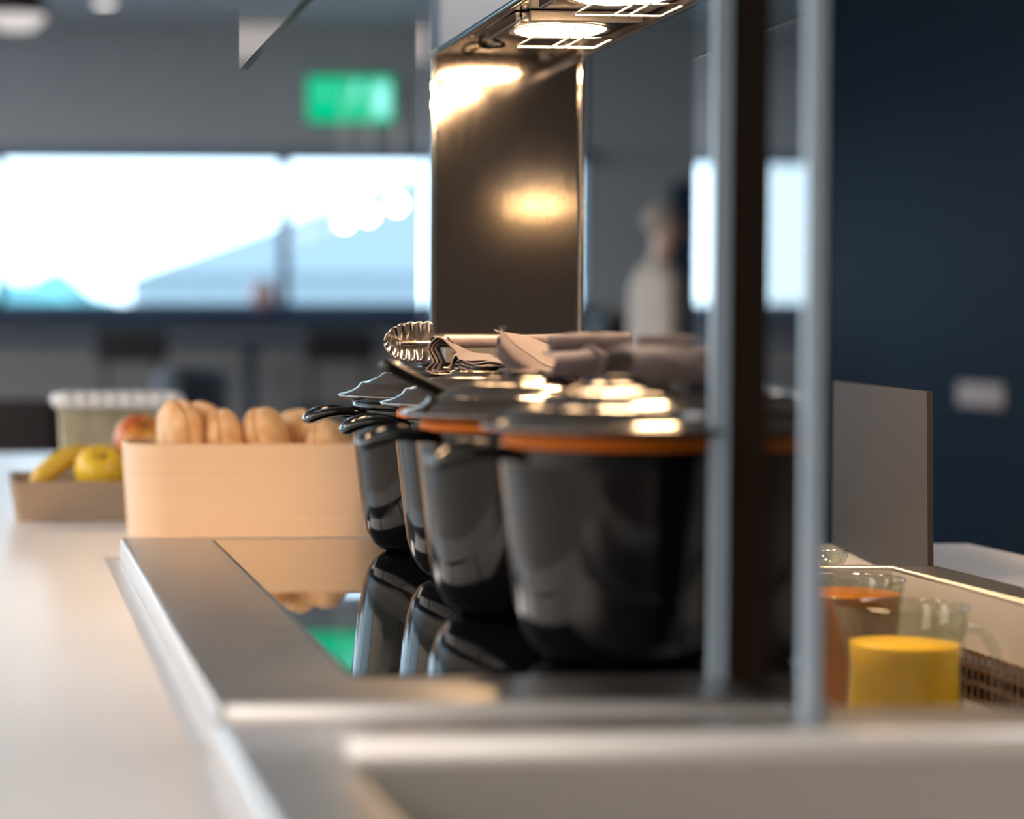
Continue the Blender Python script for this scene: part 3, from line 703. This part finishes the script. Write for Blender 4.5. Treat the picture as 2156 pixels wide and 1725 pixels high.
sheet('fold', [[(x, 2.1885, z+.0006) for x, z in U], [((a[0]+c[0])/2, 2.215, (a[1]+c[1])/2-.002) for a, c in zip(U, UB)], [(x, 2.255, z) for x, z in UB]], n2, 44, 10, .0010, 6)
sheet('fold', [[(.50, 2.20, 1.137), (.54, 2.20, 1.139), (.60, 2.20, 1.137)], [(.495, 2.24, 1.14), (.54, 2.24, 1.1395), (.61, 2.24, 1.139)], [(.50, 2.30, 1.137), (.54, 2.30, 1.139), (.60, 2.30, 1.137)]], n2, 20, 8, .0005, 7, .003)
roll('rolled_edge', (.512, 2.268, 1.1645), (.606, 2.272, 1.1660), .0080, n2, .001, 8)
fb = B()
for k in range(14):
    f = k/13; p = Vector((.4912, 2.187, 1.154)).lerp(Vector((.4952, 2.188, 1.1798)), f)
    tube(fb, [p, p+Vector((-.0016, 0, .0016+.001*(k % 3)))], .00028, 4)
for k in range(4): tube(fb, [(.4955+.0015*k, 2.19, 1.1793-.0006*k), (.4965+.0017*k, 2.19, 1.1828)], .00032, 4)
obj('frayed_edge', fb, M_nap, n2)
# 3: rolled, with a hollow end
n3 = thing('napkin', 'dark cloth napkin with a fat open-ended roll on the second lid from the front', 'napkin', group=GN)
roll('rolled_edge', (.486, 1.95, 1.1655), (.557, 1.945, 1.1672), .0086, n3, .0012, 2)
sheet('fold', [[(.516, 1.915, 1.137), (.535, 1.91, 1.136), (.555, 1.91, 1.136), (.578, 1.915, 1.137)],
               [(.516, 1.910, 1.1600), (.533, 1.905, 1.1515), (.552, 1.905, 1.1535), (.570, 1.91, 1.1580)],
               [(.512, 1.93, 1.163), (.533, 1.93, 1.155), (.552, 1.93, 1.157), (.574, 1.93, 1.161)],
               [(.508, 1.97, 1.158), (.53, 1.97, 1.152), (.55, 1.97, 1.152), (.57, 1.97, 1.150)]], n3, 30, 14, .0016, 12, .0022)
sheet('fold', [[(.478, 1.915, 1.137), (.495, 1.912, 1.136), (.52, 1.912, 1.136)], [(.482, 1.915, 1.154), (.50, 1.912, 1.156), (.518, 1.912, 1.159)], [(.48, 1.96, 1.158), (.50, 1.96, 1.158), (.52, 1.96, 1.158)]], n3, 24, 8, .0014, 15, .0022)
sheet('fold', [[(.482, 1.92, 1.138), (.53, 1.92, 1.140), (.578, 1.92, 1.138)], [(.47, 1.95, 1.141), (.53, 1.95, 1.1405), (.59, 1.95, 1.139)], [(.478, 1.99, 1.138), (.53, 1.99, 1.140), (.58, 1.99, 1.138)]], n3, 20, 8, .0006, 16, .003)
# 4: nearest, flat roll
n4 = thing('napkin', 'dark cloth napkin with a flat rolled top on the front lid, most blurred of them', 'napkin', group=GN)
roll('rolled_edge', (.493, 1.70, 1.1685), (.541, 1.70, 1.1680), .0052, n4, 0, 5)
sheet('fold', [[(.474, 1.655, 1.138), (.50, 1.65, 1.137), (.536, 1.655, 1.138)], [(.478, 1.65, 1.155), (.505, 1.645, 1.157), (.537, 1.65, 1.146)],
               [(.480, 1.68, 1.163), (.510, 1.675, 1.1635), (.533, 1.68, 1.156)], [(.478, 1.73, 1.162), (.51, 1.73, 1.163), (.54, 1.73, 1.155)], [(.474, 1.75, 1.138), (.51, 1.76, 1.137), (.54, 1.75, 1.138)]], n4, 30, 18, .0018, 22, .0024)
sheet('fold', [[(.508, 1.648, 1.150), (.522, 1.646, 1.148), (.5385, 1.65, 1.141)], [(.507, 1.66, 1.1645), (.522, 1.66, 1.162), (.538, 1.66, 1.150)], [(.505, 1.70, 1.162), (.525, 1.70, 1.162), (.545, 1.70, 1.152)]], n4, 24, 10, .001, 25, .0022)

# ------------------------------------------------------------------ serving tongs
tg = thing('serving_tongs', 'steel serving tongs with scalloped claw lying on the far lids', 'tongs')
def jaw(yoff, xo, sgn):
    b = B(); NU, NV = 60, 17; G = []
    for i in range(NU):
        u = i/(NU-1); row = []
        prof = (1-max(0, (u-.40)/.60)**2.2)**.5 if u < .999 else .04
        prof = max(prof, .05)
        sca = 2*abs(math.sin(u*5.5*PI))**.7-1
        for j in range(NV):
            v = -1+2*j/(NV-1); edge = abs(v)**3
            x = .472+xo-.048*u-.004*edge*u
            H = .0205*prof*(1+.115*edge*sca*(1-.6*u))
            z = 1.1655+v*H
            y = 2.425+yoff+sgn*(.010*(1-v*v)*prof*(.55+.45*u)+.0013*abs(v)**1.5*sca)
            row.append(b.verts.new((x, y, z)))
        G.append(row)
    for i in range(NU-1):
        for j in range(NV-1): b.faces.new((G[i][j], G[i+1][j], G[i+1][j+1], G[i][j+1]))
    return b
for k, (yo, xo, sg) in enumerate(((.0, 0, 1), (-.006, .003, .8))):
    if k == 1:
        continue
    jw = obj('claw', jaw(yo, xo, sg), M_tong, tg, True, mods=[('SOLIDIFY', dict(thickness=.0012, offset=0))])
jw2 = obj('claw', jaw(.009, .004, 1.0), M_tong, tg, True, mods=[('SOLIDIFY', dict(thickness=.0012, offset=0))])
for y, z in ((2.428, 1.1640), (2.446, 1.1685)):
    ab = B()
    tube(ab, [(.437, y, z), (.448, y, z+.0005), (.46, y, z), (.475, y+.002, z-.0004), (.497, y+.004, z-.001)], .0048, 10, 16, flat=.75)
    obj('arm', ab, M_tong, tg, True)

# ------------------------------------------------------------------ bread bin and rolls
def rrect(hx_, hy_, r, n=10):
    P = []
    for cx, cy, a0 in ((hx_-r, hy_-r, 0), (-hx_+r, hy_-r, PI/2), (-hx_+r, -hy_+r, PI), (hx_-r, -hy_+r, 1.5*PI)):
        for k in range(n+1):
            a = a0+PI/2*k/n; P.append((cx+r*math.cos(a), cy+r*math.sin(a)))
    return P
def ring_walls(bm, rings):
    R = [[bm.verts.new((x, y, z)) for x, y in P] for P, z in rings]
    for a, c in zip(R, R[1:]):
        n = len(a)
        for k in range(n): bm.faces.new((a[k], a[(k+1) % n], c[(k+1) % n], c[k]))
    return R
bn = thing('bread_bin', 'tall pale birch bentwood bin full of sliced rolls behind the hob', 'bin', (.349, 3.045, CT+.0005))
b = B()
R = ring_walls(b, [(rrect(.174, .080, .055), 0), (rrect(.182, .088, .058), .125), (rrect(.1785, .0845, .056), .1265), (rrect(.176, .082, .055), .125), (rrect(.171, .077, .053), .062)])
b.faces.new(R[0][::-1]); b.faces.new(R[-1])
smooth_angle(obj('body', b, M_birch, bn), 40)
def make_bun(lab, loc, rot, sc_=1):
    t = thing('bread_roll', lab, 'bread', loc, 0, 'sliced rolls in the birch bin')
    t.rotation_euler = rot; t.scale = (sc_, sc_, sc_)
    def bl(prof, m, nm, seed):
        b = B(); lathe(b, prof, 40)
        for v in b.verts: v.co += noise.noise_vector(v.co*22+Vector((seed*3.1, loc[0]*30, 0)))*.0022
        obj(nm, b, m, t, True)
    bl([(0, -.026), (.03, -.026), (.045, -.022), (.0535, -.013), (.0555, -.006), (.0545, -.0012), (.050, -.0008), (0, -.0008)], M_crust, 'bottom_half', 1)
    bl([(0, .0008), (.050, .0008), (.0545, .0014), (.0555, .006), (.0535, .014), (.046, .023), (.033, .030), (.018, .0335), (0, .0345)], M_crust, 'top_half', 2)
    bl([(0, -.003), (.0515, -.003), (.0518, 0), (.0515, .003), (0, .003)], M_crumb, 'crumb', 3)
    return t
R_ = math.radians
buns = [('sliced bread roll at the left end of the birch bin, standing on edge', (.244, 3.038, 1.0345), (0, R_(86), R_(12)), .92),
        ('bread roll behind the leftmost one in the birch bin, lying flatter', (.287, 3.085, 1.034), (R_(10), R_(62), R_(40)), .85),
        ('sliced bread roll second from the left at the front of the birch bin', (.305, 3.030, 1.022), (0, R_(80), R_(-8)), .88),
        ('broad bread roll in the middle of the birch bin, its domed top facing right', (.364, 3.034, 1.024), (R_(6), R_(76), R_(-14)), .92),
        ('bread roll at the back of the birch bin, right of the middle', (.415, 3.085, 1.022), (R_(5), R_(80), R_(30)), .85),
        ('bread roll at the right end of the birch bin, behind the pot handle', (.450, 3.032, 1.008), (R_(10), R_(76), R_(-18)), .9)]
for a in buns: make_bun(*a)

# ------------------------------------------------------------------ fruit tray
ft = thing('fruit_tray', 'shallow brown wooden tray of fruit left of the bread bin', 'tray', (.175, 3.37, CT+.0005))
b = B()
R = ring_walls(b, [(rrect(.152, .122, .012, 4), 0), (rrect(.162, .130, .014, 4), .058), (rrect(.155, .123, .010, 4), .058), (rrect(.147, .117, .010, 4), .010)])
b.faces.new(R[0][::-1]); b.faces.new(R[-1])
obj('body', b, M_traywood, ft)
def apple(lab, loc, m, r, rot=(0, 0, 0)):
    t = thing('apple', lab, 'apple', loc, 0, 'fruit in the wooden tray'); t.rotation_euler = rot
    P = []
    for k in range(25):
        a = PI*k/24; rr = math.sin(a); z = -math.cos(a)
        z2 = z*.92-(.30*math.exp(-(rr/.28)**2) if z > 0 else -.16*math.exp(-(rr/.25)**2)); P.append((rr*(1+.05*z)*r, z2*r))
    P[0] = (0, P[0][1]); P[-1] = (0, P[-1][1])
    obj('flesh', lathe(B(), P, 36), m, t, True)
    obj('stem', tube(B(), [(0, 0, r*.58), (.002, 0, r*.80), (.005, 0, r*.95)], .0018, 6, 6), M_stem, t, True)
TZ = CT+.0105
apple('yellow apple at the front of the wooden fruit tray', (.150, 3.335, TZ+.0385+.020), M_yapple, .0405, (R_(38), 0, R_(8)))
apple('red and yellow apple on top of the fruit, against the bread bin', (.213, 3.37, 1.012), M_rapple, .042, (R_(34), R_(12), 0))
apple('yellow apple under the red one, mostly behind the bread bin', (.236, 3.325, TZ+.031), M_yapple, .033, (R_(20), 0, 1))
bt = thing('banana', 'yellow banana leaning at the left end of the wooden fruit tray', 'banana', (0, 0, 0), 0, 'fruit in the wooden tray')
bb = B()
tube(bb, [(.045, 3.34, .945), (.065, 3.345, .962), (.092, 3.36, .982), (.122, 3.385, .990), (.155, 3.41, .985)], .0165, 8, 24, taper=lambda u: .35+.65*min(1, 5*u, 4*(1-u)+.12))
obj('flesh', bb, M_banana, bt, True)
obj('stem', tube(B(), [(.155, 3.41, .985), (.170, 3.42, .980)], .005, 6), M_stem, bt, True)
# wicker basket behind
wk = thing('wicker_basket', 'greenish wicker basket with a white wrapped rim behind the fruit', 'basket', (.200, 3.80, CT+.0005))
b = B()
P = rrect(.098, .07, .012, 3)
R = ring_walls(b, [(rrect(.090, .062, .010, 3), 0), (rrect(.095, .067, .012, 3), .165), (rrect(.090, .062, .010, 3), .165), (rrect(.086, .058, .010, 3), .006)])
b.faces.new(R[0][::-1]); b.faces.new(R[-1])
obj('body', b, M_cane, wk)
b = B()
for k in range(26):
    x = -.090+.180*k/25
    for sy in (-1, 1):
        tube(b, [(x*.95, sy*.0640, .003), (x, sy*.0692, .150)], .0030, 6)
for k in range(16):
    y = -.058+.116*k/15
    for sx in (-1, 1): tube(b, [(sx*.0915, y*.95, .003), (sx*.0970, y, .150)], .0030, 6)
obj('stakes', b, M_cane, wk, True, kind='stuff')
for k in range(8):
    x0 = -.100+.0252*k
    o = obj('rim_wrap', tube(B(), [(x0, -.070, .158), (x0+.0125, -.072, .1605), (x0+.0248, -.070, .158)], .0135, 10, 8, taper=lambda u: .86+.14*math.sin(PI*u)), M_wrap, wk, True)
for k in range(8):
    x0 = -.100+.0252*k
    obj('rim_wrap', tube(B(), [(x0, .070, .158), (x0+.0125, .072, .1605), (x0+.0248, .070, .158)], .0135, 10, 8), M_wrap, wk, True)
for sx in (-1, 1):
    for k in range(5):
        y0 = -.066+.0264*k
        obj('rim_wrap', tube(B(), [(sx*.100, y0, .158), (sx*.101, y0+.013, .1602), (sx*.100, y0+.026, .158)], .0125, 10, 8), M_wrap, wk, True)

# ------------------------------------------------------------------ juice jugs
def jug(lab, loc, rz, juice, level, r=1.0):
    t = thing('juice_jug', lab, 'jug', loc, rz, 'juice jugs in the well')
    prof = [(0, 0), (.052, 0), (.0555, .004), (.0565, .02), (.054, .08), (.0505, .13), (.0495, .155), (.0515, .18), (.0545, .203), (.0555, .2085), (.0545, .2105),
            (.0525, .2095), (.0515, .203), (.0487, .18), (.0468, .155), (.0478, .13), (.051, .08), (.0535, .02), (.052, .007), (0, .006)]
    b = B(); lathe(b, prof, 56)
    for v in b.verts:                       # pull the rim out into a pouring lip on -X
        if v.co.z > .15:
            a = math.atan2(v.co.y, -v.co.x); k = math.exp(-(a/.36)**2)*((v.co.z-.15)/.06)**1.6
            v.co.x -= .020*k; v.co.z += .010*k; v.co.y *= 1-.35*k
    obj('glass_body', b, M_jug, t, True)
    obj('handle', tube(B(), [(.050, 0, .182), (.066, 0, .188), (.084, 0, .178), (.094, 0, .150), (.094, 0, .10), (.082, 0, .055), (.055, 0, .045)], .0062, 10, 32, flat=.8), M_jug, t, True)
    ins = [(.0515, .008), (.0528, .02), (.0503, .08), (.0471, .13), (.0462, .155), (.048, .18), (.0505, .20)]
    pr_ = [(0, .0075)]+[p for p in ins if p[1] < level-.002]
    a = [p for p in ins if p[1] < level][-1]; c = [p for p in ins if p[1] >= level][0]
    f = (level-a[1])/(c[1]-a[1]); rl = a[0]+(c[0]-a[0])*f
    pr_ += [(rl, level-.0012), (rl-.0008, level), (0, level)]
    obj('juice', smoothed(lathe(B(), pr_, 48)), juice, t, True)
    return t
def smoothed(b): return b
JZ = .7206
jug('glass jug of yellow orange juice, nearest on the right, handle to the right', (.812, 1.95, JZ), R_(8), M_orangejuice, .176)
jug('glass jug of amber juice behind the yellow one, filled almost to the rim', (.845, 2.17, JZ), R_(60), M_darkjuice, .196)
gb = thing('glass_bowl', 'small clear glass bowl on the steel rim behind the juice jugs', 'bowl', (.862, 2.291, HOB+.0003))
obj('body', lathe(B(), [(0, 0), (.018, 0), (.024, .006), (.028, .016), (.0285, .021), (.027, .022), (.0255, .016), (.021, .008), (.015, .004), (0, .004)], 32), M_jug, gb, True)
